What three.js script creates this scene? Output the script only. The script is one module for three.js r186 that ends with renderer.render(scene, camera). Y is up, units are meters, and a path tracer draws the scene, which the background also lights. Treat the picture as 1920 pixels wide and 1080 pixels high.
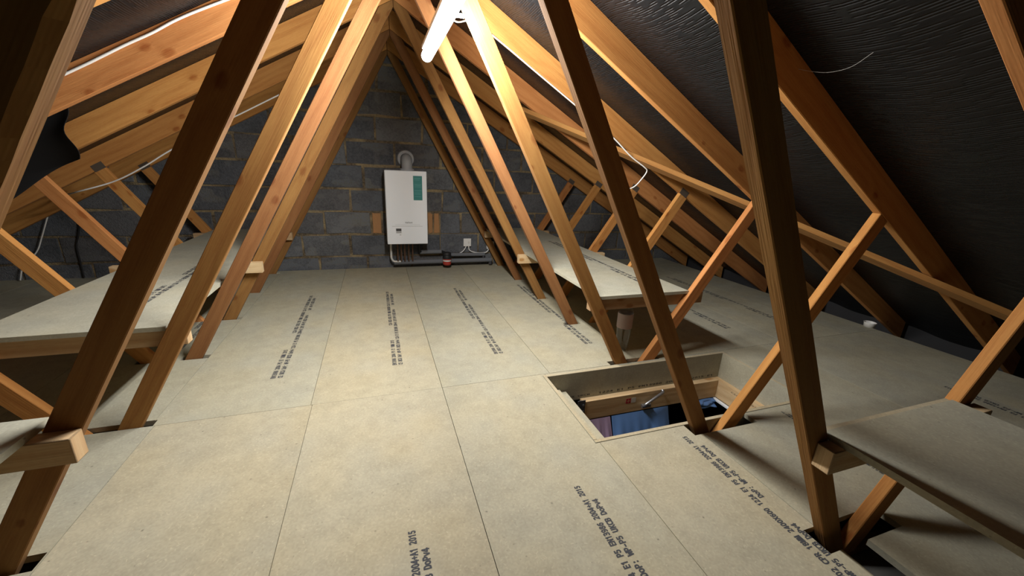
import * as THREE from 'three';
import { RectAreaLightUniformsLib } from 'three/addons/lights/RectAreaLightUniformsLib.js';
import { RoundedBoxGeometry } from 'three/addons/geometries/RoundedBoxGeometry.js';
import { mergeGeometries } from 'three/addons/utils/BufferGeometryUtils.js';

// ---------------------------------------------------------------- camera, light, exposure
const scene = new THREE.Scene();
scene.background = new THREE.Color(0x000000);
const renderer = new THREE.WebGLRenderer({ antialias: true });
renderer.toneMapping = THREE.LinearToneMapping;
renderer.toneMappingExposure = 1.0;
renderer.shadowMap.enabled = true;

const FOCAL = 734.58;                                    // pixels at 1920 x 1080
const camera = new THREE.PerspectiveCamera(2 * Math.atan(540 / FOCAL) * 180 / Math.PI, 1920 / 1080, 0.02, 40);
{
  const yaw = 0.3378, pitch = -0.2962, roll = -0.0464;
  const fw = new THREE.Vector3(Math.sin(yaw) * Math.cos(pitch), Math.sin(pitch), -Math.cos(yaw) * Math.cos(pitch));
  const r = new THREE.Vector3(Math.cos(yaw), 0, Math.sin(yaw));
  const u = new THREE.Vector3().crossVectors(r, fw);
  const r2 = r.clone().multiplyScalar(Math.cos(roll)).addScaledVector(u, -Math.sin(roll));
  const u2 = r.clone().multiplyScalar(Math.sin(roll)).addScaledVector(u, Math.cos(roll));
  camera.quaternion.setFromRotationMatrix(new THREE.Matrix4().makeBasis(r2, u2, fw.clone().negate()));
  camera.position.set(-0.1659, 1.0699, 4.2673);
}
const LIGHT = { x: 0.115, y: 1.590, z0: 1.99, z1: 2.93, power: 335, color: new THREE.Color(1.0, 0.992, 0.965) };

// ---------------------------------------------------------------- measures of the roof
const TZ = [3.697, 3.140, 2.5205, 1.9008, 1.3116, 0.7044, 0.104];   // front faces of the seven trusses
const TT = 0.035;                                        // truss timber thickness
const A = 1.1144, S = 0.5555, W = 0.0783;                // long web: inner edge x = A - S y, width W
const YR = 2.0425, M = 0.5664, D = 0.1424;               // rafter underside y = YR - M |x|, depth D
const SA = 1.30, SS = 0.656, SW = 0.086;                 // short strut: upper edge x = SA + SS y
const ZN = 7.32;                                         // near end of the loft

// ---------------------------------------------------------------- helpers
let seed = 12345;
const rnd = () => { seed = (seed * 1664525 + 1013904223) >>> 0; return seed / 4294967296; };
const rr = (a, b) => a + (b - a) * rnd();
const taken = {};
function numbered(name) { const n = taken[name] = (taken[name] ?? -1) + 1; return n ? `${name}_${String(n).padStart(3, '0')}` : name; }
function mesh(name, geo, mat, parent) {
  const m = new THREE.Mesh(geo, mat); m.castShadow = m.receiveShadow = true;
  m.name = parent ? name : numbered(name); (parent || scene).add(m); return m;
}
function group(name, pos = [0, 0, 0]) { const g = new THREE.Group(); g.name = numbered(name); g.position.set(...pos); scene.add(g); return g; }
function tag(o, label, category, grp) { o.userData.label = label; o.userData.category = category; if (grp) o.userData.group = grp; return o; }
function structure(o, label) { o.userData.kind = 'structure'; if (label) o.userData.label = label; return o; }
const lerp = (a, b, t) => a + (b - a) * t, clamp = (v, a = 0, b = 1) => Math.min(b, Math.max(a, v));
const sstep = (a, b, v) => { const t = clamp((v - a) / (b - a)); return t * t * (3 - 2 * t); };
function hash(x, y, s) { let h = (x * 374761393 + y * 668265263 + s * 1442695041) | 0; h = Math.imul(h ^ (h >>> 13), 1274126177); return ((h ^ (h >>> 16)) >>> 0) / 4294967296; }
function vnoise(x, y, px, py, s) {                       // value noise that repeats after px, py cells
  const xi = Math.floor(x), yi = Math.floor(y), fx = x - xi, fy = y - yi;
  const ux = fx * fx * (3 - 2 * fx), uy = fy * fy * (3 - 2 * fy);
  const w = (v, p) => ((v % p) + p) % p;
  const a = hash(w(xi, px), w(yi, py), s), b = hash(w(xi + 1, px), w(yi, py), s), c = hash(w(xi, px), w(yi + 1, py), s), d = hash(w(xi + 1, px), w(yi + 1, py), s);
  return lerp(lerp(a, b, ux), lerp(c, d, ux), uy);
}
const toS = (v) => 255 * (v <= 0.0031308 ? 12.92 * v : 1.055 * Math.pow(v, 1 / 2.4) - 0.055);
function texture(w, h, wm, hm, fn, srgb = true) {        // fn(u, v) in 0..1 gives linear r g b; the tile is wm x hm metres
  const d = new Uint8Array(w * h * 4);
  for (let j = 0; j < h; j++) for (let i = 0; i < w; i++) {
    const c = fn(i / w, j / h, i, j), k = (j * w + i) * 4;
    for (let n = 0; n < 3; n++) d[k + n] = clamp(srgb ? toS(clamp(c[n])) : 255 * c[n], 0, 255);
    d[k + 3] = 255;
  }
  const t = new THREE.DataTexture(d, w, h); t.wrapS = t.wrapT = THREE.RepeatWrapping; t.magFilter = THREE.LinearFilter; t.minFilter = THREE.LinearMipmapLinearFilter; t.generateMipmaps = true;
  if (srgb) t.colorSpace = THREE.SRGBColorSpace;
  t.repeat.set(1 / wm, 1 / hm); t.needsUpdate = true; return t;
}
const std = (rgb, rough, extra = {}) => { const m = new THREE.MeshStandardMaterial({ roughness: rough, ...extra }); m.color.setRGB(...rgb); return m; };

const phys = (rgb, rough, extra = {}) => { const m = new THREE.MeshPhysicalMaterial({ roughness: rough, ...extra }); m.color.setRGB(...rgb); return m; };

// ---------------------------------------------------------------- textures
const knots = Array.from({ length: 9 }, () => [rr(.05, .95), rr(0, 1), rr(.010, .026)]);
const woodHeight = new Float32Array(384 * 1536);
const woodMap = texture(384, 1536, 0.32, 2.4, (u, v, i, j) => {
  let bend = 1.5 * vnoise(u * 3, v * 5, 3, 5, 1) + .5 * vnoise(u * 6, v * 16, 6, 16, 2), kd = 0;
  for (const [ku, kv, kr] of knots) {
    let du = u - ku, dv = v - kv; du -= Math.round(du); dv -= Math.round(dv);
    const x = du * .32, y = dv * 2.4 * .6, r = Math.hypot(x, y) / kr;
    bend += 1.3 * Math.exp(-r * r * .35) * Math.sign(x + 1e-6) * .5;
    if (r < 1.5) kd = Math.max(kd, 1 - sstep(.35, .95, r * (.85 + .3 * vnoise(u * 60, v * 90, 60, 90, 9))));
  }
  const ring = Math.pow(.5 + .5 * Math.sin(6.2832 * (u * 7 + bend)), 1.7);
  const fine = vnoise(u * 150, v * 34, 150, 34, 3), stain = vnoise(u * 4, v * 8, 4, 8, 4), speck = vnoise(u * 90, v * 240, 90, 240, 5);
  let d = .11 * ring + .13 * fine + .24 * stain + .06 * speck + .34 * kd;
  woodHeight[j * 384 + i] = clamp(.75 - .35 * fine - .3 * ring + (kd ? .25 : 0));
  return [1.05 - .75 * d, 1.02 - 1.02 * d, 1.0 - 1.25 * d];
});
const woodBump = texture(384, 1536, 0.32, 2.4, (u, v, i, j) => { const h = woodHeight[j * 384 + i]; return [h, h, h]; }, false);
const CH = 1024, chipArr = new Float32Array(CH * CH).fill(.86), chipHue = new Float32Array(CH * CH);
{
  for (let j = 0; j < CH; j++) for (let i = 0; i < CH; i++) {
    const u = i / CH, v = j / CH;
    chipArr[j * CH + i] = .82 + .06 * (vnoise(u * 7, v * 7, 7, 7, 21) - .5) + .10 * (vnoise(u * 30, v * 30, 30, 30, 22) - .5) + .12 * (vnoise(u * 220, v * 220, 220, 220, 23) - .5);
    chipHue[j * CH + i] = vnoise(u * 9, v * 9, 9, 9, 24) - .5;
  }
  const stamp = (n, len, wid, lo, hi) => {
    for (let k = 0; k < n; k++) {
      const x = rnd() * CH, y = rnd() * CH, a = rnd() * Math.PI, l = rr(.3, 1) * len, w = rr(.5, 1) * wid, add = rr(lo, hi), c = Math.cos(a), s = Math.sin(a), R = Math.ceil(l);
      for (let dy = -R; dy <= R; dy++) for (let dx = -R; dx <= R; dx++) {
        const p = Math.abs(dx * c + dy * s) / l, q = Math.abs(-dx * s + dy * c) / w;
        if (p < 1 && q < 1) { const id = ((Math.floor(y + dy) + CH) % CH) * CH + ((Math.floor(x + dx) + CH) % CH); chipArr[id] += add * (1 - p * p) * (1 - q * .6); }
      }
    }
  };
  stamp(12000, 5, 1.2, -.11, .12); stamp(3000, 6, 1.6, .08, .30); stamp(420, 3.2, 2.0, -.34, -.12); stamp(26, 5, 4, -.5, -.3);
}
const chipMap = texture(CH, CH, 1.15, 1.15, (u, v, i, j) => { const d = chipArr[j * CH + i], h = chipHue[j * CH + i]; return [d * (1 + .05 * h), d, d * (1 - .10 * h)]; });
const feltMap = texture(512, 1024, 1.2, 2.4, (u, v) => {
  const d = .55 + .5 * vnoise(u * 8, v * 12, 8, 12, 31) * vnoise(u * 30, v * 20, 30, 20, 32) + .35 * vnoise(u * 130, v * 90, 130, 90, 33); return [d, d, d * 1.03];
});
const feltBump = texture(1024, 1024, 1.2, 2.4, (u, v) => {              // threads run along v, one every 12 mm across u
  const wv = u + .0007 * vnoise(u * 10, v * 14, 10, 14, 34);
  const rib = Math.pow(.5 + .5 * Math.cos(6.2832 * wv * 128), 1.5), on = vnoise(u * 128, v * 64, 128, 64, 35), fold = vnoise(u * 26, v * 5, 26, 5, 36);
  const h = .70 * rib * sstep(.25, .6, on) + .18 * fold; return [h, h, h];
}, false);
const blockMap = texture(512, 512, 0.9, 0.9, (u, v) => {
  const n = vnoise(u * 5, v * 5, 5, 5, 41), f = vnoise(u * 70, v * 70, 70, 70, 42), g = vnoise(u * 170, v * 170, 170, 170, 43), b = sstep(.62, .85, vnoise(u * 9, v * 14, 9, 14, 44));
  const d = .35 + .35 * n + .3 * f + .25 * g; return [d + .38 * b, d + .30 * b, d + .18 * b];
});
const blockBump = texture(512, 512, 0.45, 0.45, (u, v) => { const h = .5 * vnoise(u * 60, v * 60, 60, 60, 45) + .5 * vnoise(u * 150, v * 150, 150, 150, 46); return [h, h, h]; }, false);
const mortarMap = texture(512, 512, 0.8, 0.8, (u, v) => {
  const n = sstep(.25, .75, vnoise(u * 8, v * 12, 8, 12, 47)), f = vnoise(u * 60, v * 60, 60, 60, 48); const d = .25 + .5 * n + .35 * f; return [d, d * .93, d * (.86 - .1 * n)];
});

// ---------------------------------------------------------------- materials
const wood = (rgb, rough = .86) => std(rgb, rough, { map: woodMap, bumpMap: woodBump, bumpScale: .0008 });
const M_ = {
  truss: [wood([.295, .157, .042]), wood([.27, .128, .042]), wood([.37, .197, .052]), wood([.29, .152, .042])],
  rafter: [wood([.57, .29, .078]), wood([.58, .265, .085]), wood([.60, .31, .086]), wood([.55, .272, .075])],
  pine: wood([.58, .44, .26], .8), pineGrey: wood([.40, .28, .16], .75), lightPine: wood([.70, .56, .34], .78),
  chip: [[.475, .425, .298], [.445, .415, .305], [.465, .425, .305], [.425, .40, .30], [.48, .43, .30]].map((c) => std(c, .82, { map: chipMap, bumpMap: chipMap, bumpScale: .0003 })),
  chipPale: std([.47, .45, .345], .8, { map: chipMap }),
  chipEdge: std([.52, .44, .29], .9, { map: chipMap, bumpMap: chipMap, bumpScale: .001 }),
  felt: phys([.009, .0098, .011], .42, { specularIntensity: .6, map: feltMap, bumpMap: feltBump, bumpScale: .0035 }),
  blackSheet: std([.0035, .0035, .004], 1),
  block: [[.138, .146, .161], [.120, .128, .143], [.160, .165, .173], [.133, .132, .136]].map((c) => std(c, .95, { map: blockMap, bumpMap: blockBump, bumpScale: .004 })),
  brick: std([.42, .22, .095], .95, { bumpMap: blockBump, bumpScale: .003 }),
  mortar: std([.32, .265, .18], .97, { map: mortarMap, bumpMap: blockBump, bumpScale: .006 }),
  white: std([.86, .90, .94], .42), whitePlastic: std([.80, .79, .76], .45), offWhite: std([.66, .66, .63], .5), greyPlastic: std([.42, .43, .43], .55),
  foam: std([.15, .158, .172], .95), black: std([.012, .012, .013], .6), darkGrey: std([.05, .05, .055], .5), copper: std([.15, .085, .055], .6, { metalness: .4 }),
  steel: std([.42, .43, .45], .38, { metalness: .85 }), plate: std([.13, .10, .075], .6, { metalness: .35 }), darkSteel: std([.12, .13, .16], .45, { metalness: .7 }),
  teal: std([.02, .20, .19], .5), tealPale: std([.10, .36, .34], .5), red: std([.42, .045, .03], .55), ink: std([.035, .04, .05], .8), redInk: std([.45, .02, .04], .8),
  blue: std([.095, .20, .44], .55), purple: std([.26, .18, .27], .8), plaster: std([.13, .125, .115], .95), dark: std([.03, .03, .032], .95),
  cable: std([.82, .81, .78], .45), web: std([.45, .43, .40], .9),
};
M_.ink.transparent = false;

// timber cut from a flat outline (x, y), from z0 to z1, with the grain along g
let uvShift = 0;
function timber(pts, z0, z1, g, bevel = .0025) {
  const sh = new THREE.Shape(pts.map(([x, y]) => new THREE.Vector2(x, y)));
  const geo = new THREE.ExtrudeGeometry(sh, { depth: z1 - z0 - 2 * bevel, bevelEnabled: true, bevelSize: bevel, bevelThickness: bevel, bevelOffset: -bevel, bevelSegments: 1 });
  geo.translate(0, 0, z0 + bevel);
  return grainUV(geo, g);
}
function grainUV(geo, g) {                               // g: direction of the grain (x, y, z)
  const G = new THREE.Vector3(...g, ...(g.length < 3 ? [0] : [])).normalize(), p = geo.attributes.position, n = geo.attributes.normal, uv = new Float32Array(p.count * 2);
  const a = rnd() * 5, b = rnd() * 7; uvShift++;
  const P = new THREE.Vector3(), N = new THREE.Vector3(), T = new THREE.Vector3();
  for (let i = 0; i < p.count; i++) {
    P.fromBufferAttribute(p, i); N.fromBufferAttribute(n, i);
    if (Math.abs(N.dot(G)) > .8) { T.set(N.y, N.z, N.x); uv[2 * i] = P.dot(T) * 1.3 + a; uv[2 * i + 1] = (P.x + P.y + P.z) * .2 + b; continue; }
    T.crossVectors(N, G); uv[2 * i] = P.dot(T) + a; uv[2 * i + 1] = P.dot(G) + b;
  }
  geo.setAttribute('uv', new THREE.BufferAttribute(uv, 2)); return geo;
}
function beam(x0, x1, y0, y1, z0, z1, g = [1, 0, 0], bevel = .002) {
  const geo = new RoundedBoxGeometry(x1 - x0, y1 - y0, z1 - z0, 1, bevel); geo.translate((x0 + x1) / 2, (y0 + y1) / 2, (z0 + z1) / 2);
  return grainUV(geo, g);
}
function boxUV(geo) {                                    // uv in metres by the face direction
  if (geo.index) geo = geo.toNonIndexed();
  const p = geo.attributes.position, n = geo.attributes.normal, uv = new Float32Array(p.count * 2), a = rnd() * 3, b = rnd() * 3;
  for (let i = 0; i < p.count; i++) {
    const ax = Math.abs(n.getX(i)), ay = Math.abs(n.getY(i)), az = Math.abs(n.getZ(i));
    const [q, r] = ay >= ax && ay >= az ? [p.getX(i), p.getZ(i)] : ax >= az ? [p.getZ(i), p.getY(i)] : [p.getX(i), p.getY(i)];
    uv[2 * i] = q + a; uv[2 * i + 1] = r + b;
  }
  geo.setAttribute('uv', new THREE.BufferAttribute(uv, 2)); return geo;
}
function box(x0, x1, y0, y1, z0, z1, r = 0) {
  const g = r ? new RoundedBoxGeometry(x1 - x0, y1 - y0, z1 - z0, 2, r) : new THREE.BoxGeometry(x1 - x0, y1 - y0, z1 - z0);
  g.translate((x0 + x1) / 2, (y0 + y1) / 2, (z0 + z1) / 2); return boxUV(g);
}
function tube(pts, r, seg = 0, rad = 8, tension = .5) {
  const c = new THREE.CatmullRomCurve3(pts.map((p) => new THREE.Vector3(...p)), false, 'catmullrom', tension);
  return new THREE.TubeGeometry(c, seg || pts.length * 10, r, rad);
}
function cyl(a, b, r0, r1 = r0, seg = 20) {
  const A3 = new THREE.Vector3(...a), B3 = new THREE.Vector3(...b), L = A3.distanceTo(B3);
  const g = new THREE.CylinderGeometry(r1, r0, L, seg); g.translate(0, L / 2, 0);
  g.applyQuaternion(new THREE.Quaternion().setFromUnitVectors(new THREE.Vector3(0, 1, 0), B3.sub(A3).normalize())); g.translate(...a); return g;
}
function board(x0, x1, z0, z1, y0, y1, holes) {          // a flat sheet with rectangular cut-outs
  const hs = holes.filter(([a, b, c, d]) => a < x1 && b > x0 && c < z1 && d > z0);
  const cuts = (lo, hi, vals) => [...new Set([lo, hi, ...vals.filter((v) => v > lo + 1e-4 && v < hi - 1e-4)])].sort((p, q) => p - q);
  const xs = cuts(x0, x1, hs.flatMap((h) => [h[0], h[1]])), zs = cuts(z0, z1, hs.flatMap((h) => [h[2], h[3]]));
  const solid = (i, j) => { if (i < 0 || j < 0 || i >= xs.length - 1 || j >= zs.length - 1) return false; const cx = (xs[i] + xs[i + 1]) / 2, cz = (zs[j] + zs[j + 1]) / 2; return !hs.some(([a, b, c, d]) => cx > a && cx < b && cz > c && cz < d); };
  const P = [], N = [];
  const quad = (a, b, c, d, n) => { for (const v of [a, b, c, a, c, d]) P.push(...v); for (let k = 0; k < 6; k++) N.push(...n); };
  for (let i = 0; i < xs.length - 1; i++) for (let j = 0; j < zs.length - 1; j++) if (solid(i, j)) {
    const [a, b, c, d] = [xs[i], xs[i + 1], zs[j], zs[j + 1]];
    quad([a, y1, c], [a, y1, d], [b, y1, d], [b, y1, c], [0, 1, 0]); quad([a, y0, c], [b, y0, c], [b, y0, d], [a, y0, d], [0, -1, 0]);
    if (!solid(i - 1, j)) quad([a, y0, c], [a, y0, d], [a, y1, d], [a, y1, c], [-1, 0, 0]);
    if (!solid(i + 1, j)) quad([b, y0, d], [b, y0, c], [b, y1, c], [b, y1, d], [1, 0, 0]);
    if (!solid(i, j - 1)) quad([b, y0, c], [a, y0, c], [a, y1, c], [b, y1, c], [0, 0, -1]);
    if (!solid(i, j + 1)) quad([a, y0, d], [b, y0, d], [b, y1, d], [a, y1, d], [0, 0, 1]);
  }
  if (!P.length) return null;
  const g = new THREE.BufferGeometry(); g.setAttribute('position', new THREE.Float32BufferAttribute(P, 3)); g.setAttribute('normal', new THREE.Float32BufferAttribute(N, 3));
  return boxUV(g);
}
function sheet(fn, nu, nv, th) {                         // a cloth or felt sheet with thickness: fn(u, v) gives a point; offset along the normal
  const P = [], I = [], T = [];
  const pt = (u, v) => new THREE.Vector3(...fn(u, v)), e = 1e-3;
  for (let s = 0; s < 2; s++) for (let j = 0; j <= nv; j++) for (let i = 0; i <= nu; i++) {
    const u = i / nu, v = j / nv, p = pt(u, v), du = pt(Math.min(1, u + e), v).sub(pt(Math.max(0, u - e), v)), dv = pt(u, Math.min(1, v + e)).sub(pt(u, Math.max(0, v - e)));
    const n = du.cross(dv).normalize(); p.addScaledVector(n, s ? -th : 0); P.push(p.x, p.y, p.z); const q = fn(u, v); T.push(q[3] ?? u, q[4] ?? v);
  }
  const K = (nu + 1) * (nv + 1), id = (s, i, j) => s * K + j * (nu + 1) + i;
  for (let j = 0; j < nv; j++) for (let i = 0; i < nu; i++) {
    I.push(id(0, i, j), id(0, i + 1, j), id(0, i + 1, j + 1), id(0, i, j), id(0, i + 1, j + 1), id(0, i, j + 1));
    I.push(id(1, i, j), id(1, i + 1, j + 1), id(1, i + 1, j), id(1, i, j), id(1, i, j + 1), id(1, i + 1, j + 1));
  }
  const rim = (a, b) => I.push(id(0, ...a), id(1, ...a), id(1, ...b), id(0, ...a), id(1, ...b), id(0, ...b));
  for (let i = 0; i < nu; i++) { rim([i, 0], [i + 1, 0]); rim([i + 1, nv], [i, nv]); }
  for (let j = 0; j < nv; j++) { rim([0, j + 1], [0, j]); rim([nu, j], [nu, j + 1]); }
  const g = new THREE.BufferGeometry(); g.setAttribute('position', new THREE.Float32BufferAttribute(P, 3)); g.setAttribute('uv', new THREE.Float32BufferAttribute(T, 2)); g.setIndex(I); g.computeVertexNormals(); return g;
}

// lettering: a thin film of ink whose outline is the text
function inkTexture(w, h, draw) {
  const c = document.createElement('canvas'); c.width = w; c.height = h; const x = c.getContext('2d');
  x.fillStyle = '#000'; x.fillRect(0, 0, w, h); x.fillStyle = '#fff'; draw(x, w, h);
  const t = new THREE.CanvasTexture(c); t.magFilter = THREE.LinearFilter; return t;
}
const inkMat = (tex, rgb) => { const m = std(rgb, .85, { alphaMap: tex, transparent: true }); return m; };
const stampTex = inkTexture(2048, 96, (x, w, h) => {
  x.font = 'bold 40px monospace'; x.textBaseline = 'middle';
  const put = (s, x0, x1, y) => { const k = x.measureText(s).width; x.save(); x.translate(x0 * w, y * h); x.scale((x1 - x0) * w / k, 1); x.fillText(s, 0, 0); x.lineWidth = 2.5; x.strokeStyle = '#fff'; x.strokeText(s, 0, 0); x.restore(); };
  put('EN13986 2004 P5 E1 18MM 2015', .005, .25, .27); put('1224 UKCA 0502 CPR 18MM 2400X600 1224 E1 P5 EN13986 2004+A1 2015', .43, .995, .27);
  put('CE UKCA DoP: WP-P5 UKCB DoPv4 1224 E1 P5 EN13986 2004+A1 2015 WP-P5 UKCB DoPv4', .005, .66, .75); put('DoP: WP-P5 UKCB DoPv4', .74, .945, .75);
});
const stampMat = inkMat(stampTex, [.05, .052, .06]);
function stamp(parent, x, zNear, zFar, y = 0, wid = .066, name = 'printed_stamp', mat = stampMat) {  // lies along z, reading away from the near end
  const g = new THREE.PlaneGeometry(zNear - zFar, wid); g.rotateX(-Math.PI / 2); g.rotateY(Math.PI / 2); g.translate(x, y + .0005, (zNear + zFar) / 2);
  const m = mesh(name, g, mat, parent); m.castShadow = false; m.userData.label = 'black printed board marking'; return m;
}

// ================================================================ SETTING
// ---- floor of chipboard sheets
const HATCH = { x0: .64, x1: 1.90, z0: 2.538, z1: 3.103 };
const holes = [[HATCH.x0, HATCH.x1, HATCH.z0, HATCH.z1], [1.132, 1.25, 3.70, 4.9]];
TZ.forEach((z, k) => {
  for (const s of [-1, 1]) {
    const add = (a, b, c, d) => holes.push(s > 0 ? [a, b, c, d] : [-b, -a, c, d]);
    if (k >= 3) { add(1.086, 1.214, z - .040, z + .004); add(1.29, 1.412, z - .040, z + .004); }
    else if (k === 2) add(1.078, 1.42, z - .042, z + .001);
    else if (k === 1) add(s > 0 ? 1.09 : 1.076, s > 0 ? 1.45 : 1.40, z - .045, s > 0 ? z + .034 : z + .010);
    else add(1.08, 1.42, z - .042, z + .042);
  }
});
{
  const floor = group('floor'); structure(floor, 'loft floor of pale chipboard sheets');
  const row1 = [-3.45, -2.87, -2.275, -1.68, -1.085, -.4965, .100, .690, 1.285, 1.88, 2.475, 3.07, 3.46];
  const row2 = [-3.45, -2.87, -2.275, -1.68, -1.072, -.490, .100, .660, 1.131, 1.72, 2.315, 2.91, 3.46];
  const tint1 = [1, 3, 1, 3, 1, 4, 1, 2, 2, 3, 1, 3], tint2 = [3, 1, 3, 3, 0, 0, 2, 0, 3, 1, 3, 1];
  const stamps1 = [, , , , -.692, -.10, .487, 1.10, , 2.277, 2.85], stamps2 = [, , , , , -.10, .472, 1.052, , , 2.84];
  const rows = [[.004, 2.52, row1, tint1], [2.5215, 4.92, row2, tint2], [4.9215, ZN, row1, tint1]];
  rows.forEach(([z0, z1, cols, tint], ri) => {
    for (let i = 0; i < cols.length - 1; i++) {
      const gap = .0011, dy = rr(-.0006, .0003);
      const g = board(cols[i] + gap, cols[i + 1] - gap, z0, z1, -.022, dy, holes); if (!g) continue;
      const b = mesh('floorboard', g, M_.chip[tint[i]], floor);
      if (ri === 0 && stamps1[i] !== undefined) stamp(b, stamps1[i], 2.235, .86, dy);
      if (ri === 0 && i === 3) stamp(b, -1.285, 1.75, 1.02, dy);
      if (ri === 1 && stamps2[i] !== undefined) { const zf = [3.30, 3.28, 3.16][i - 5] ?? 3.2; stamp(b, stamps2[i], zf + 1.37, zf, dy); }
      if (ri === 1 && i === 8) stamp(b, 1.65, 3.60, 3.14, dy, .03);
    }
  });
}
// ---- plasterboard under the joists, with the hatch opening
structure(mesh('ceiling_below', board(-3.85, 3.85, -.1, ZN + .1, -.152, -.14, [[.70, 1.90, 2.545, 3.10]]), M_.plaster), 'back of the plasterboard ceiling below the joists');
// ---- roof: two slopes of black felt, sagging between rafters
const roofY = (x) => YR + D - M * Math.abs(x);
{
  const ceiling = group('ceiling'); structure(ceiling, 'sloping roof lined with black ribbed felt');
  for (const s of [-1, 1]) {
    const L = 3.9, zs = -.1, ze = ZN + .1, sl = Math.hypot(1, M);
    const g = sheet((u, v) => {
      const x = u * L, z = lerp(zs, ze, v);
      let d = 1; for (let k = -6; k <= 6; k++) { const c = (k >= 0 ? TZ[k] : TZ[0] - k * .6) - TT / 2; d = Math.min(d, Math.abs(z - c) / .3); }
      const w = sstep(.05, .9, d), sag = -.011 * w * (.5 + vnoise(x * 2.2, z * 1.3, 97, 97, 51)) - .006 * w * vnoise(x * 7, z * 2.5, 97, 97, 52) ;
      return [s * x, roofY(x) + .002 + sag + .012 * (1 - w), z, s > 0 ? x * sl : x * sl + .37, z];
    }, 130, 170, s > 0 ? -.012 : .012);
    mesh('felt_lining', g, M_.felt, ceiling);
    const deck = timber([[0, roofY(0) + .045], [s * 3.95, roofY(3.95) + .045], [s * 3.95, roofY(3.95) + .10], [0, roofY(0) + .10]], -.1, ZN + .1, [0, 0, 1], 0.0005);
    mesh('roof_deck', deck, M_.dark, ceiling);
  }
}
// ---- gable wall of dark blocks
function clipHalf(poly, nx, ny, c) {                     // keep nx x + ny y <= c
  const out = [];
  poly.forEach((p, i) => {
    const q = poly[(i + 1) % poly.length], dp = nx * p[0] + ny * p[1] - c, dq = nx * q[0] + ny * q[1] - c;
    if (dp <= 0) out.push(p);
    if (dp * dq < 0) { const t = dp / (dp - dq); out.push([lerp(p[0], q[0], t), lerp(p[1], q[1], t)]); }
  });
  return out;
}
{
  const wall = group('wall_far'); structure(wall, 'gable wall of dark grey concrete blocks with sandy mortar');
  const H0 = -.098, CH0 = .2265;
  const tri = [[-3.9, -.16], [3.9, -.16], [3.9, roofY(3.9) + .03], [0, roofY(0) + .03], [-3.9, roofY(3.9) + .03]];
  const mg = new THREE.ExtrudeGeometry(new THREE.Shape(tri.map((p) => new THREE.Vector2(...p))), { depth: .09, bevelEnabled: false }); mg.translate(0, 0, -.094);
  mesh('mortar', boxUV(mg), M_.mortar, wall);
  const joint = [-.279, -.433, -.22, -.402, -.274, -.417, -.143, -.33, -.10, -.3];
  const put = (x0, x1, y0, y1, mats, name, zf) => {
    const j = () => rr(-.007, .007), g = .0085;
    let poly = [[x0 + g + j(), y0 + g + j()], [(x0 + x1) / 2 + j() * 4, y0 + g + j()], [x1 - g + j(), y0 + g + j()], [x1 - g + j(), y1 - g + j()], [(x0 + x1) / 2 + j() * 4, y1 - g + j()], [x0 + g + j(), y1 - g + j()]];
    poly = clipHalf(poly, M, 1, YR + D + .01); poly = clipHalf(poly, -M, 1, YR + D + .01);
    if (poly.length < 3) return;
    let ar = 0; poly.forEach((p, i) => { const q = poly[(i + 1) % poly.length]; ar += p[0] * q[1] - q[0] * p[1]; }); if (ar < .004) return;
    const e = new THREE.ExtrudeGeometry(new THREE.Shape(poly.map((p) => new THREE.Vector2(...p))), { depth: .05, bevelEnabled: true, bevelSize: .005, bevelThickness: .006, bevelOffset: -.005, bevelSegments: 1 });
    e.translate(0, 0, zf - .056); mesh(name, boxUV(e), Array.isArray(mats) ? mats[Math.floor(rnd() * mats.length)] : mats, wall);
  };
  for (let k = 0; k < 10; k++) {
    const y0 = H0 + CH0 * k, y1 = y0 + CH0;
    const xs = []; for (let n = -9; n <= 9; n++) xs.push(joint[k] + n * .45 + (n ? rr(-.012, .012) : 0));
    if (k === 2) { const keep = xs.filter((x) => x < -.215 || x > .9); keep.push(-.218, -.115, .338, .403, .478, .70); keep.sort((a, b) => a - b); xs.length = 0; xs.push(...keep); }
    for (let i = 0; i < xs.length - 1; i++) {
      const x0 = Math.max(xs[i], -3.88), x1 = Math.min(xs[i + 1], 3.88); if (x1 - x0 < .05) continue;
      const brick = k === 2 && x1 - x0 < .14 && x0 > -.3 && x1 < .5;
      put(x0, x1, y0, y1, brick ? M_.brick : M_.block, brick ? 'brick' : 'block', brick ? .004 : rr(-.004, .005));
    }
  }
}
// ---- the other end of the loft and the eaves
{
  const tri = [[-3.9, -.16], [3.9, -.16], [3.9, roofY(3.9) + .03], [0, roofY(0) + .03], [-3.9, roofY(3.9) + .03]];
  const g = new THREE.ExtrudeGeometry(new THREE.Shape(tri.map((p) => new THREE.Vector2(...p))), { depth: .09, bevelEnabled: false }); g.translate(0, 0, ZN + .002);
  structure(mesh('wall_near', boxUV(g), M_.block[1]), 'plain block gable at the other end of the loft');
  structure(mesh('wall_left', box(-3.93, -3.86, -.16, .06, -.1, ZN + .09), M_.dark), 'dark eaves closing on the left');
  structure(mesh('wall_right', box(3.86, 3.93, -.16, .06, -.1, ZN + .09), M_.dark), 'dark eaves closing on the right');
}
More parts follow.
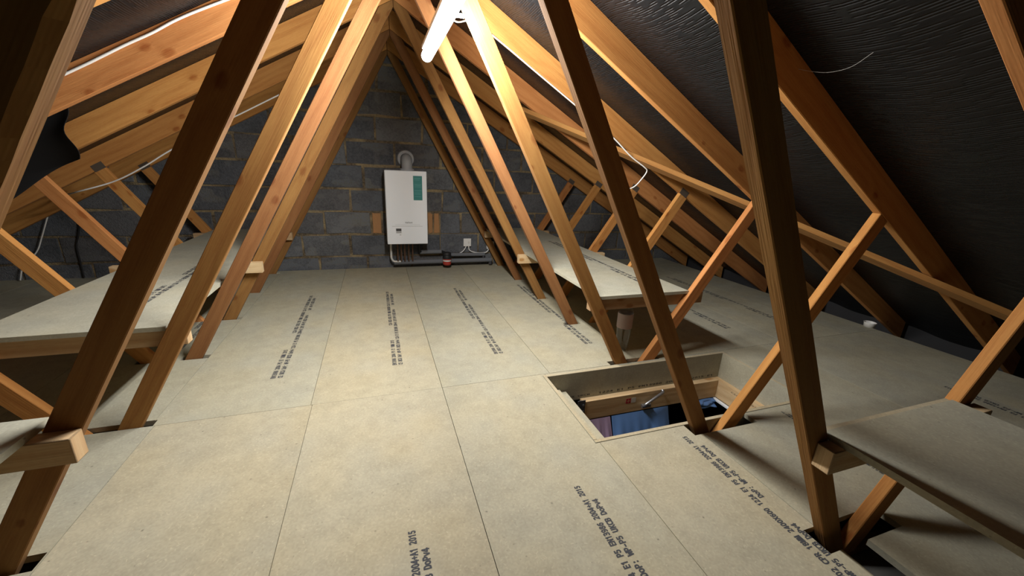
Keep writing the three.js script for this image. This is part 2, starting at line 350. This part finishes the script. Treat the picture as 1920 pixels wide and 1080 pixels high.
// ---- the dark room under the hatch
{
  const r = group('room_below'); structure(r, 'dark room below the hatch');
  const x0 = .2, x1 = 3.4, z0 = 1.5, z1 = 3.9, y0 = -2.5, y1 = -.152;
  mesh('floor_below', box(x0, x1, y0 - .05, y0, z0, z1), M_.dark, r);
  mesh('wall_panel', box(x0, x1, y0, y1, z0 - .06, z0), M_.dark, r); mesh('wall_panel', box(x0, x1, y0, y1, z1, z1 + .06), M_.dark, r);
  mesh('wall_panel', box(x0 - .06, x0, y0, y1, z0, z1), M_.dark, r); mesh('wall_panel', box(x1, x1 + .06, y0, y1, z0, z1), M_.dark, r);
}

// ================================================================ ROOF TRUSSES
const trussLabel = [
  'nearest roof truss, dark in front, cut by both sides of the photo',
  'second roof truss from the camera, standing at the near side of the floor hatch',
  'third roof truss from the camera, at the far side of the floor hatch',
  'fourth roof truss from the camera, its right rafter carrying the white cable',
  'fifth roof truss from the camera, middle bearers of the raised shelves screwed to it',
  'sixth roof truss from the camera, second from the block wall',
  'farthest roof truss, right in front of the dark block wall',
];
function waneyWeb(y0, y1) {                              // left web whose front inner arris still has the ragged curve of the tree
  const n = 90, P = [], N = [];
  const ring = (i) => {
    const y = lerp(y0, y1, i / n), xi = -(A - S * y), h = (q, s) => vnoise(y * q, 3.7, 997, 997, s);
    const c = .0015 + .0075 * sstep(.42, .75, h(5, 71)) + .005 * h(38, 72) * sstep(.35, .6, h(4, 71)), d = c * 1.1;
    return [[xi, y, -TT], [xi - W, y, -TT], [xi - W, y, 0], [xi - d, y, 0], [xi, y, -c]];
  };
  const tri = (a, b, c) => { const u = new THREE.Vector3(...b).sub(new THREE.Vector3(...a)), v = new THREE.Vector3(...c).sub(new THREE.Vector3(...a)), m = u.cross(v).normalize(); P.push(...a, ...b, ...c); for (let q = 0; q < 3; q++) N.push(m.x, m.y, m.z); };
  for (let i = 0; i < n; i++) { const a = ring(i), b = ring(i + 1); for (let q = 0; q < 5; q++) { const r = (q + 1) % 5; tri(a[q], b[r], b[q]); tri(a[q], a[r], b[r]); } }
  const e0 = ring(0), e1 = ring(n); for (let q = 1; q < 4; q++) { tri(e0[0], e0[q + 1], e0[q]); tri(e1[0], e1[q], e1[q + 1]); }
  const g = new THREE.BufferGeometry(); g.setAttribute('position', new THREE.Float32BufferAttribute(P, 3)); g.setAttribute('normal', new THREE.Float32BufferAttribute(N, 3));
  return grainUV(g, [S, 1]);
}
TZ.forEach((z, k) => {
  const t = group('roof_truss', [0, 0, z]); tag(t, trussLabel[k], 'roof truss', 'timber roof trusses');
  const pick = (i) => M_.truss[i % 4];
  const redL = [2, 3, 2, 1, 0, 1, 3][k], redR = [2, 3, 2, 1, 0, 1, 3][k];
  for (const s of [-1, 1]) {
    const f = (pts) => pts.map(([x, y]) => [s * x, y]);
    const yb = -.118;
    const webPts = [[A - S * yb, yb], [A + W - S * yb, yb], [.0855, 1.9935], [.001, YR - .0015], [.001, (A - .001) / S]];
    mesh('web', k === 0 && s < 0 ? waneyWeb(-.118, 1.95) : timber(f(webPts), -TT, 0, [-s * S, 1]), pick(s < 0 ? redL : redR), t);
    const xe = 3.80, raf = [[.0015, YR], [xe, YR - M * xe], [xe, YR - M * xe + D], [.0015, YR + D]];
    mesh('rafter', timber(f(raf), -TT, 0, [s, -M]), M_.rafter[(k + (s < 0 ? 2 : 1)) % 4], t);
    // strut: its upper edge and lower edge meet the underside of the rafter
    const hit = (c) => (YR - M * c) / (1 + M * SS), yu = hit(SA), yl = hit(SA + SW);
    const st = [[SA + SS * yb, yb], [SA + SW + SS * yb, yb], [SA + SW + SS * (yl - .001), yl - .001], [SA + SS * (yu - .001), yu - .001]];
    mesh('strut', timber(f(st), -TT, 0, [s * SS, 1]), M_.rafter[(k + (s < 0 ? 1 : 3)) % 4], t);
    if (k >= 3) {                                        // toothed plate at the rafter joint
      const px = SA + SW * .5 + SS * (yu - .02), py = yu + .002, a = Math.atan(M);
      for (const zf of [0, -TT - .0012]) { const pg = new THREE.BoxGeometry(.075, .045, .0012); pg.rotateZ(-s * a); pg.translate(s * px, py, zf + .0006); mesh('nail_plate', pg, M_.plate, t); }
    }
  }
  mesh('joist', beam(-3.8, 3.8, -.1385, -.1195, -TT, 0), pick(1), t);
});

// ================================================================ DIAGONAL BRACE under the right rafters
{
  const a = new THREE.Vector3(.90, 0, 1.135), b = new THREE.Vector3(2.93, 0, 3.64);
  const th = .03, off = .0015, nrm = new THREE.Vector3(-M, -1, 0).normalize();
  for (const p of [a, b]) { p.y = YR - M * p.x; p.addScaledVector(nrm, off + th / 2); }
  const dir = b.clone().sub(a), L = dir.length(); dir.normalize(); const side = new THREE.Vector3().crossVectors(dir, nrm).normalize();
  const g = grainUV(new RoundedBoxGeometry(L, th, .078, 1, .002), [1, 0, 0]);
  g.applyMatrix4(new THREE.Matrix4().makeBasis(dir, nrm, side.clone())); g.translate(...a.clone().add(b).multiplyScalar(.5).toArray());
  tag(mesh('diagonal_brace', g, M_.truss[2]), 'long diagonal timber brace nailed under the right-hand rafters', 'brace');
}

// ================================================================ STRIP LIGHT with its area lights
{
  const { x, y, z0, z1, power, color } = LIGHT, L = z1 - z0, zc = (z0 + z1) / 2;
  const t = group('strip_light', [x, y, zc]); tag(t, 'long bright white tube light fixed below the ridge', 'light');
  const glow = new THREE.MeshStandardMaterial({ roughness: .4, emissive: color, emissiveIntensity: 6 }); glow.color.setRGB(.85, .85, .85);
  const body = new THREE.CapsuleGeometry(.028, L - .056, 8, 20); body.rotateX(Math.PI / 2); mesh('tube', body, glow, t);
  const bb = new RoundedBoxGeometry(.05, .02, L - .04, 2, .004); bb.translate(0, .039, 0); mesh('backing', bb, M_.white, t);
  mesh('bracket', box(.006, (A - S * (y + .05)) - x - .001, .040, .048, TZ[2] - zc - TT + .004, TZ[2] - zc - .004), M_.white, t);
  RectAreaLightUniformsLib.init();
  for (const [nx, ny, f] of [[0, -1, 1], [-1, 0, 1], [1, 0, 1], [0, 1, .35]]) {
    const n = new THREE.Vector3(nx, ny, 0), back = n.clone().negate(), up = new THREE.Vector3(0, 0, 1);
    const l = new THREE.RectAreaLight(color, power * f, .04, L - .03); l.name = 'tube_light';
    l.position.set(x, y, zc).addScaledVector(n, ny > 0 ? .051 : .0295);
    l.quaternion.setFromRotationMatrix(new THREE.Matrix4().makeBasis(new THREE.Vector3().crossVectors(up, back), up, back));   // emits along n, long side along z
    l.castShadow = true; scene.add(l);
  }
}

// ================================================================ RAISED SHELVES on bearers
function shelf(label, x0, x1, z0, z1, bearers, mat, prints, tongueZ) {
  const t = group('raised_shelf', [(x0 + x1) / 2, 0, (z0 + z1) / 2]); tag(t, label, 'shelf', 'raised chipboard shelves between webs and struts');
  const ox = -(x0 + x1) / 2, oz = -(z0 + z1) / 2, mv = (g) => g.translate(ox, 0, oz);
  const b = mesh('shelf_board', mv(board(x0, x1, z0, z1, .402, .42, [])), mat, t);
  for (const [x, zn, zf] of prints) { const m = stamp(b, x, zn, zf, .42); m.geometry.translate(ox, 0, oz); }
  if (tongueZ) mesh('board_tongue', mv(box(x0 + .003, x1 - .003, .409, .4165, tongueZ - .016, tongueZ)), M_.chipEdge, b);
  for (const [bx0, bx1, bz0, bz1, m] of bearers) {
    const be = mesh('bearer', mv(beam(bx0, bx1, .331, .4015, bz0, bz1, [1, 0, 0], .003)), m || M_.pine, t);
  }
  return t;
}
const B2 = TZ[2] - TT - .046, B2b = TZ[2] - TT - .001;
shelf('long raised chipboard shelf on the left, running back to the block wall', -1.571, -.972, .04, 2.502, [[-1.70, -.915, B2, B2b], [-1.70, -.905, TZ[4] + .001, TZ[4] + .046, M_.lightPine], [-1.70, -.93, TZ[6] + .001, TZ[6] + .046]], M_.chipPale, [[-1.19, 2.20, 1.0]]);
shelf('long raised chipboard shelf on the right beyond the hatch, bottle standing beneath', .966, 1.571, .04, 2.502, [[.925, 1.70, B2, B2b, M_.pineGrey], [.905, 1.70, TZ[4] + .001, TZ[4] + .046, M_.lightPine], [.94, 1.70, TZ[6] + .001, TZ[6] + .046]], M_.chipPale, [[1.40, 2.31, .85]]);
shelf('raised chipboard shelf at the left edge of the photo, nearest the camera', -1.571, -.975, 3.10, 4.9, [[-1.70, -.893, TZ[1] + .001, TZ[1] + .046]], M_.chipPale, []);
shelf('raised chipboard shelf at the right edge of the photo, nearest the camera', .966, 1.56, 3.684, 4.95, [[.925, 1.66, TZ[0] + .001, TZ[0] + .046, M_.pine]], M_.chip[3], [], 3.684);

// ================================================================ LOFT HATCH
{
  const t = group('loft_hatch', [1.27, 0, 2.82]); tag(t, 'open loft hatch lined with chipboard over a pine frame', 'hatch');
  const mv = (g) => g.translate(-1.27, 0, -2.82), { x0, x1, z0, z1 } = HATCH, c = M_.chip[3], yb = -.172;
  const lin = (a, b, d, e, ya = yb) => mesh('lining_board', mv(box(a, b, ya, .0015, d, e)), c, t);
  const edge = (p, a, b, d, e) => mesh('cut_edge', mv(box(a, b, .0016, .0024, d, e)), M_.chipEdge, p);
  const far = lin(x0 + .001, x1 - .001, z0 + .001, z0 + .019); edge(far, x0 + .002, x1 - .002, z0 + .002, z0 + .018);
  const near = lin(x0 + .001, x1 - .001, z1 - .019, z1 - .001); edge(near, x0 + .002, x1 - .002, z1 - .018, z1 - .002);
  const left = lin(x0 + .001, x0 + .019, z0 + .020, z1 - .020, -.09); edge(left, x0 + .002, x0 + .018, z0 + .02, z1 - .02);
  const right = lin(x1 - .019, x1 - .001, z0 + .020, z1 - .020); edge(right, x1 - .018, x1 - .002, z0 + .02, z1 - .02);
  mesh('ledge_board', mv(box(x0 + .02, .775, -.118, -.10, z0 + .03, z1 - .021)), M_.chip[2], t);
  mesh('ledge_board', mv(box(x0 + .02, .735, -.0995, -.082, z0 + .03, z1 - .06)), M_.chip[4], t);
  // pine frame of the trapdoor opening
  const P = (a, b, d, e, g) => mesh('frame_board', mv(beam(a, b, -.285, -.165, d, e, g)), M_.lightPine, t);
  const fr = P(.875, 1.846, z0 + .02, z0 + .062, [1, 0, 0]);
  const rt = P(1.847, 1.882, z0 + .02, z1 - .02, [0, 0, 1]);
  P(.780, 1.846, z1 - .062, z1 - .02, [1, 0, 0]); P(.735, .773, z0 + .02, z1 - .02, [0, 0, 1]);
  mesh('trim_bead', mv(beam(1.828, 1.846, -.30, -.286, z0 + .063, z1 - .063, [0, 0, 1])), M_.white, t);
  // print along the far lining and the pine boards
  const line = (parent, txt, w, h, color, place) => {
    const tx = inkTexture(512, 48, (x, W2, H2) => { x.font = 'bold 36px monospace'; x.textBaseline = 'middle'; const k = x.measureText(txt).width; x.scale((W2 - 8) / k, 1); x.fillText(txt, 2, H2 / 2); });
    const g = new THREE.PlaneGeometry(w, h); place(g); mv(g); const m = mesh('printed_stamp', g, inkMat(tx, color), parent); m.castShadow = false; m.userData.label = 'printed marking'; return m;
  };
  line(far, '1224 E1 P5 EN13986 2004+A1 2015 E1', .86, .022, [.04, .04, .045], (g) => g.translate(1.42, -.149, z0 + .0195));
  line(far, 'WP-P5 UKCB', .2, .018, [.04, .04, .045], (g) => g.translate(.84, -.149, z0 + .0195));
  line(rt, 'C24 KD 2015', .2, .016, [.12, .09, .06], (g) => { g.rotateY(-Math.PI / 2); g.translate(1.8465, -.19, 2.80); });
  // red badge, hinge plate and catch on the far pine board
    const zq = z0 + .0625, bq = (a, b, d, e, m, zz = 0) => mesh('badge_piece', mv(box(a, b, d, e, zq, zq + .0006 + zz)), m, fr);
  bq(1.160, 1.192, -.222, -.190, M_.redInk); bq(1.174, 1.178, -.217, -.195, M_.lightPine, .0003); bq(1.165, 1.187, -.208, -.204, M_.lightPine, .0003); bq(1.197, 1.228, -.222, -.190, M_.offWhite);
  const hg = mesh('hinge_plate', mv(box(.838, .886, -.29, -.150, zq + .001, zq + .005, .001)), M_.darkSteel, t); hg.userData.label = 'dark steel hinge plate';
  for (const yy of [-.18, -.22, -.26]) mesh('screw', mv(cyl([.874, yy, zq + .005], [.874, yy, zq + .008], .006)), M_.steel, hg);
  const ct = mesh('catch', mv(tube([[1.275, -.245, zq + .02], [1.285, -.225, zq + .03], [1.34, -.195, zq + .028], [1.40, -.172, zq + .018], [1.405, -.165, zq + .006]], .0085, 24, 8)), M_.steel, t); ct.userData.label = 'bright metal catch';
  mesh('keeper', mv(box(1.27, 1.33, -.262, -.240, zq, zq + .018, .003)), M_.steel, ct);
}
// ---- cloth hanging in the room below
{
  const drape = (x0, x1, z, y0, y1, f, amp, s) => sheet((u, v) => { const x = lerp(x0, x1, u); return [x, lerp(y0, y1, v), z + Math.min(.13, .35 * v * Math.abs(y1 - y0)) + amp * Math.min(1, v * 5) * (.4 + v) * (Math.sin(f * u + 2 * v * Math.sin(u * 5 + s)) + .6 * Math.sin(2.3 * f * u + s + 3 * v)) + .03 * Math.min(1, v * 5) * vnoise(u * 6, v * 4, 97, 97, s)]; }, 70, 24, .004);
  tag(mesh('hanging_cloth', drape(1.07, 1.47, 2.6035, -.2865, -1.3, 17, .012, 3), M_.blue), 'blue cloth hanging in folds in the dark below the hatch', 'cloth');
  tag(mesh('hanging_cloth', drape(.90, 1.06, 2.6035, -.2865, -1.3, 16, .009, 8), M_.purple), 'dull purple cloth hanging left of the blue one below the hatch', 'cloth');
  tag(mesh('hanging_cloth', drape(1.60, 1.825, 2.6035, -.2865, -.33, 4, .002, 5), M_.blue), 'short strip of blue cloth at the right end of the hatch', 'cloth');
}

// ================================================================ BOILER on the wall
{
  const t = group('boiler', [.1145, .30, .0]); tag(t, 'white wall-hung gas boiler with green sticker', 'boiler');
  const mv = (g) => g.translate(-.1145, -.30, 0);
  const cas = mesh('casing', mv(box(-.080, .309, .302, 1.004, .02, .290, .008)), M_.white, t);
  mesh('front_seam', mv(box(-.03, .26, .4785, .481, .2895, .2905)), M_.greyPlastic, cas); mesh('front_seam', mv(box(.0, .235, .493, .4945, .2895, .2905)), M_.greyPlastic, cas);
  const st = mesh('sticker', mv(box(.180, .264, .732, .960, .290, .2906)), M_.teal, t); st.userData.label = 'teal green sticker';
  for (const [y, h, a, b] of [[.935, .004, .19, .25], [.92, .003, .19, .24], [.88, .003, .19, .255], [.868, .003, .19, .25], [.856, .003, .19, .252], [.82, .004, .19, .255], [.80, .003, .19, .25], [.788, .003, .19, .25], [.765, .003, .19, .253]]) mesh('sticker_line', mv(box(a, b, y, y + h, .2906, .2909)), M_.tealPale, st);
  const ds = mesh('display', mv(box(.005, .055, .432, .458, .290, .2915)), M_.darkGrey, t); ds.userData.label = 'dark control display';
  mesh('display_label', mv(box(.005, .055, .412, .429, .290, .2908)), M_.greyPlastic, t); mesh('display_label', mv(box(.036, .052, .392, .399, .290, .2908)), M_.greyPlastic, t);
  const tx = inkTexture(256, 48, (x, w, h) => { x.font = '40px sans-serif'; x.textBaseline = 'middle'; x.textAlign = 'center'; x.fillText('Vaillant', w / 2, h / 2); });
  const lg = new THREE.PlaneGeometry(.135, .0253); lg.translate(.128, .516, .2908); mesh('badge', mv(lg), inkMat(tx, [.06, .065, .065]), t).castShadow = false;
  // flue elbow into the wall
  const fl = mesh('flue_elbow', mv(tube([[.137, .995, .155], [.137, 1.05, .155], [.137, 1.085, .145], [.137, 1.108, .115], [.137, 1.113, .07], [.137, 1.113, -.01]], .052, 40, 24)), M_.greyPlastic, t); fl.userData.label = 'pale grey flue elbow';
  mesh('collar', mv(cyl([.137, 1.003, .155], [.137, 1.022, .155], .068, .068, 28)), M_.greyPlastic, fl);
  mesh('wall_seal', mv(cyl([.137, 1.113, .004], [.137, 1.113, .028], .086, .078, 32)), M_.greyPlastic, fl);
}
for (const x of [.02, .055, .09, .13, .17]) tag(mesh('copper_pipe', cyl([x, .300, .14], [x, .088, .107], .0075), M_.copper), 'thin copper pipe dropping from under the boiler behind the grey lagging', 'pipe', 'copper pipes under the boiler');
tag(mesh('condensate_pipe', tube([[-.045, .299, .10], [-.045, .18, .10], [-.043, .12, .10], [-.02, .087, .10], [.02, .083, .10], [.05, .083, .10]], .011, 40, 10), M_.offWhite), 'white plastic pipe dropping from the left underside of the boiler', 'pipe');
{
  const t = group('insulated_pipe', [.5, .067, .075]); tag(t, 'long grey foam-lagged pipe lying along the foot of the wall', 'pipe');
  const g = cyl([-.52, 0, 0], [.54, 0, 0], .024); mesh('lagging', g, M_.foam, t); mesh('stop_elbow', cyl([.53, 0, 0], [.53, -.05, 0], .02), M_.darkGrey, t);
  const u = group('insulated_pipe', [.6, .13, .05]); tag(u, 'short grey lagged pipe from the boiler into the black filter', 'pipe');
  mesh('lagging', cyl([-.35, .045, .03], [-.125, .045, .03], .022), M_.foam, u); mesh('pipe_elbow', tube([[-.36, .168, .08], [-.36, .08, .06], [-.345, .05, .04], [-.32, .045, .03]], .014, 24, 10), M_.black, u);
  const w = group('insulated_pipe', [.77, .133, .07]); tag(w, 'grey lagged pipe from the black filter to the switch boxes', 'pipe');
  mesh('lagging', cyl([-.195, .002, 0], [.19, -.003, 0], .019), M_.foam, w); mesh('end_elbow', cyl([.18, -.003, 0], [.18, -.045, 0], .013), M_.darkGrey, w);
}
{
  const t = group('system_filter', [.525, .04, .148]); tag(t, 'black and red round heating filter hanging on the pipes', 'filter');
  const lathe = (p) => new THREE.LatheGeometry(p.map(([x, y]) => new THREE.Vector2(x, y)), 28);
  mesh('canister', lathe([[0, 0], [.03, 0], [.042, .008], [.044, .02], [.044, .075]]), M_.red, t);
  mesh('cap', lathe([[.0455, .072], [.047, .076], [.047, .10], [.04, .106], [.044, .11], [.044, .135], [.03, .142], [0, .144]]), M_.black, t);
  mesh('port', cyl([0, .125, -.02], [-.045, .135, -.068], .014), M_.black, t); mesh('port', cyl([0, .095, -.02], [.043, .095, -.062], .014), M_.black, t);
  mesh('label_band', lathe([[.0445, .045], [.0452, .046], [.0452, .060], [.0445, .061]]), M_.offWhite, t);
}
function wallBox(label, x0, x1, y0, y1, deep) {
  const t = group('switch_box', [(x0 + x1) / 2, y0, 0]); tag(t, label, 'switch');
  const mv = (g) => g.translate(-(x0 + x1) / 2, -y0, 0);
  mesh('back_box', mv(box(x0 + .003, x1 - .003, y0 + .003, y1 - .003, .006, deep - .008, .004)), M_.whitePlastic, t);
  const f = mesh('face_plate', mv(box(x0, x1, y0, y1, deep - .008, deep, .003)), M_.whitePlastic, t);
  mesh('rocker', mv(box(lerp(x0, x1, .58), lerp(x0, x1, .8), lerp(y0, y1, .35), lerp(y0, y1, .65), deep, deep + .003, .001)), M_.offWhite, f);
  return t;
}
wallBox('white square switch box on the block wall, right of the boiler', .728, .812, .218, .305, .04);
wallBox('white switch box half hidden behind the right webs', .992, 1.078, .185, .27, .05);
tag(mesh('switch_cable', tube([[.785, .218, .03], [.80, .17, .035], [.87, .145, .04], [.96, .142, .04], [1.0, .155, .04], [1.02, .185, .035]], .006, 50, 8), M_.cable), 'white cable looping between the two switch boxes', 'cable');
tag(mesh('boiler_cable', tube([[.757, .218, .03], [.745, .19, .03], [.72, .16, .03], [.69, .143, .035], [.67, .13, .03]], .006, 40, 8), M_.cable), 'short white cable leaving the square switch box to the left', 'cable');

// ================================================================ CABLES
const under = (x, e = .006) => YR - M * Math.abs(x) - e;
tag(mesh('lamp_cable', tube([[.125, 1.646, 2.30], [.15, 1.68, 2.22], [.20, 1.75, 2.10], [.28, 1.775, 1.97], [.38, under(.38, .02), 1.905], [.536, under(.536), 1.898], [.75, under(.75), 1.897], [1.006, under(1.006), 1.898], [1.16, under(1.16), 1.898], [1.316, under(1.316, .012), 1.904], [1.45, under(1.45, .04), 1.92], [1.56, 1.115, 1.935], [1.585, 1.09, 1.93], [1.56, 1.04, 1.92], [1.52, .985, 1.90], [1.46, .965, 1.88], [1.40, .97, 1.80]], .0042, 160, 8), M_.cable), 'white cable from the tube light along the fourth right rafter', 'cable');
tag(mesh('rafter_cable', tube([[-.40, roofY(.40) - .05, 1.907], [-.804, 1.706, 1.907], [-.95, 1.628, 1.907], [-1.05, 1.564, 1.907], [-1.153, 1.505, 1.907], [-1.25, 1.446, 1.907], [-1.347, 1.388, 1.907], [-1.75, 1.155, 1.907], [-2.2, .90, 1.907]], .0055, 120, 8), M_.cable), 'white cable along the top of the left rafter nearest to the lamp', 'cable');
tag(mesh('wall_cable', tube([[-.60, 1.615, .712], [-.776, 1.523, .712], [-1.05, 1.367, .712], [-1.30, 1.225, .712], [-1.544, 1.072, .712], [-1.70, .965, .712], [-1.884, .86, .712], [-2.101, .783, .712], [-2.35, .73, .40], [-2.56, .69, .09], [-2.603, .664, .055], [-2.66, .58, .05], [-2.692, .514, .05], [-2.76, .36, .05], [-2.811, .254, .05], [-2.89, .16, .05], [-2.94, .10, .05], [-2.973, .010, .05]], .0048, 220, 8), M_.cable), 'thin white cable running down the left of the block wall', 'cable');
tag(mesh('black_cable', tube([[-2.46, .75, .03], [-2.50, .62, .022], [-2.51, .5, .02], [-2.54, .38, .022], [-2.575, .28, .02], [-2.58, .15, .02], [-2.58, .006, .025]], .006, 60, 8), M_.black), 'thin black cable hanging down the left of the block wall', 'cable');

// ================================================================ LOOSE THINGS
{ // torn black sheet hanging between the left rafters
  const g = sheet((u, v) => {
    const x = lerp(-1.535, -2.75, u), yt = roofY(x) - .035, yb = lerp(1.02, .30, u) + .02 * Math.sin(u * 14);
    const curl = .05 * Math.exp(-u * 22);
    return [x + .014 * Math.sin(v * 9) * Math.exp(-u * 12), lerp(yt, yb, v), 1.62 + .03 * Math.sin(u * 9 + v * 3) + .02 * v + curl * (1 - v * .3)];
  }, 60, 16, .003);
  tag(mesh('felt_flap', g, M_.blackSheet), 'torn black sheet hanging between the left rafters', 'sheet');
}
{ // clear bottle
  const t = group('bottle', [1.262, 0, 2.35]); tag(t, 'clear plastic bottle with pale label standing under the right shelf', 'bottle');
  const L = (p) => new THREE.LatheGeometry(p.map(([x, y]) => new THREE.Vector2(x, y)), 32);
  const clear = new THREE.MeshPhysicalMaterial({ roughness: .08, transmission: 1, thickness: 0, ior: 1.45 }); clear.color.setRGB(.86, .88, .90);
  mesh('bottle_body', L([[.0, .004], [.022, .001], [.033, .006], [.037, .03], [.039, .06], [.041, .10], [.045, .15], [.0465, .16], [.0465, .25], [.040, .27], [.020, .295], [.0135, .302]]), clear, t);
  mesh('label_wrap', L([[.0470, .155], [.0474, .157], [.0474, .247], [.0470, .249]]), std([.40, .31, .30], .6), t);
  mesh('cap', L([[.0, .320], [.015, .320], [.0155, .316], [.0155, .302], [.0, .302]]), M_.white, t);
}
{ // white tub at the eaves
  const t = group('white_tub', [3.47, 0, 2.46]); tag(t, 'small white tub at the dark right edge of the floor', 'tub');
  mesh('tub_body', new THREE.LatheGeometry([[0, .0005], [.05, .0005], [.056, .06], [.059, .062], [.055, .062], [.048, .006], [0, .006]].map(([x, y]) => new THREE.Vector2(x, y)), 24), M_.whitePlastic, t).scale.set(.7, .6, .7);
}
tag(mesh('cobweb_strand', tube([[1.235, 1.44, 3.145], [1.245, 1.425, 3.19], [1.257, 1.415, 3.24], [1.262, 1.42, 3.30], [1.25, 1.445, 3.36]], .0006, 40, 5), M_.web), 'single thin cobweb thread beside the right rafter', 'cobweb');

renderer.render(scene, camera);
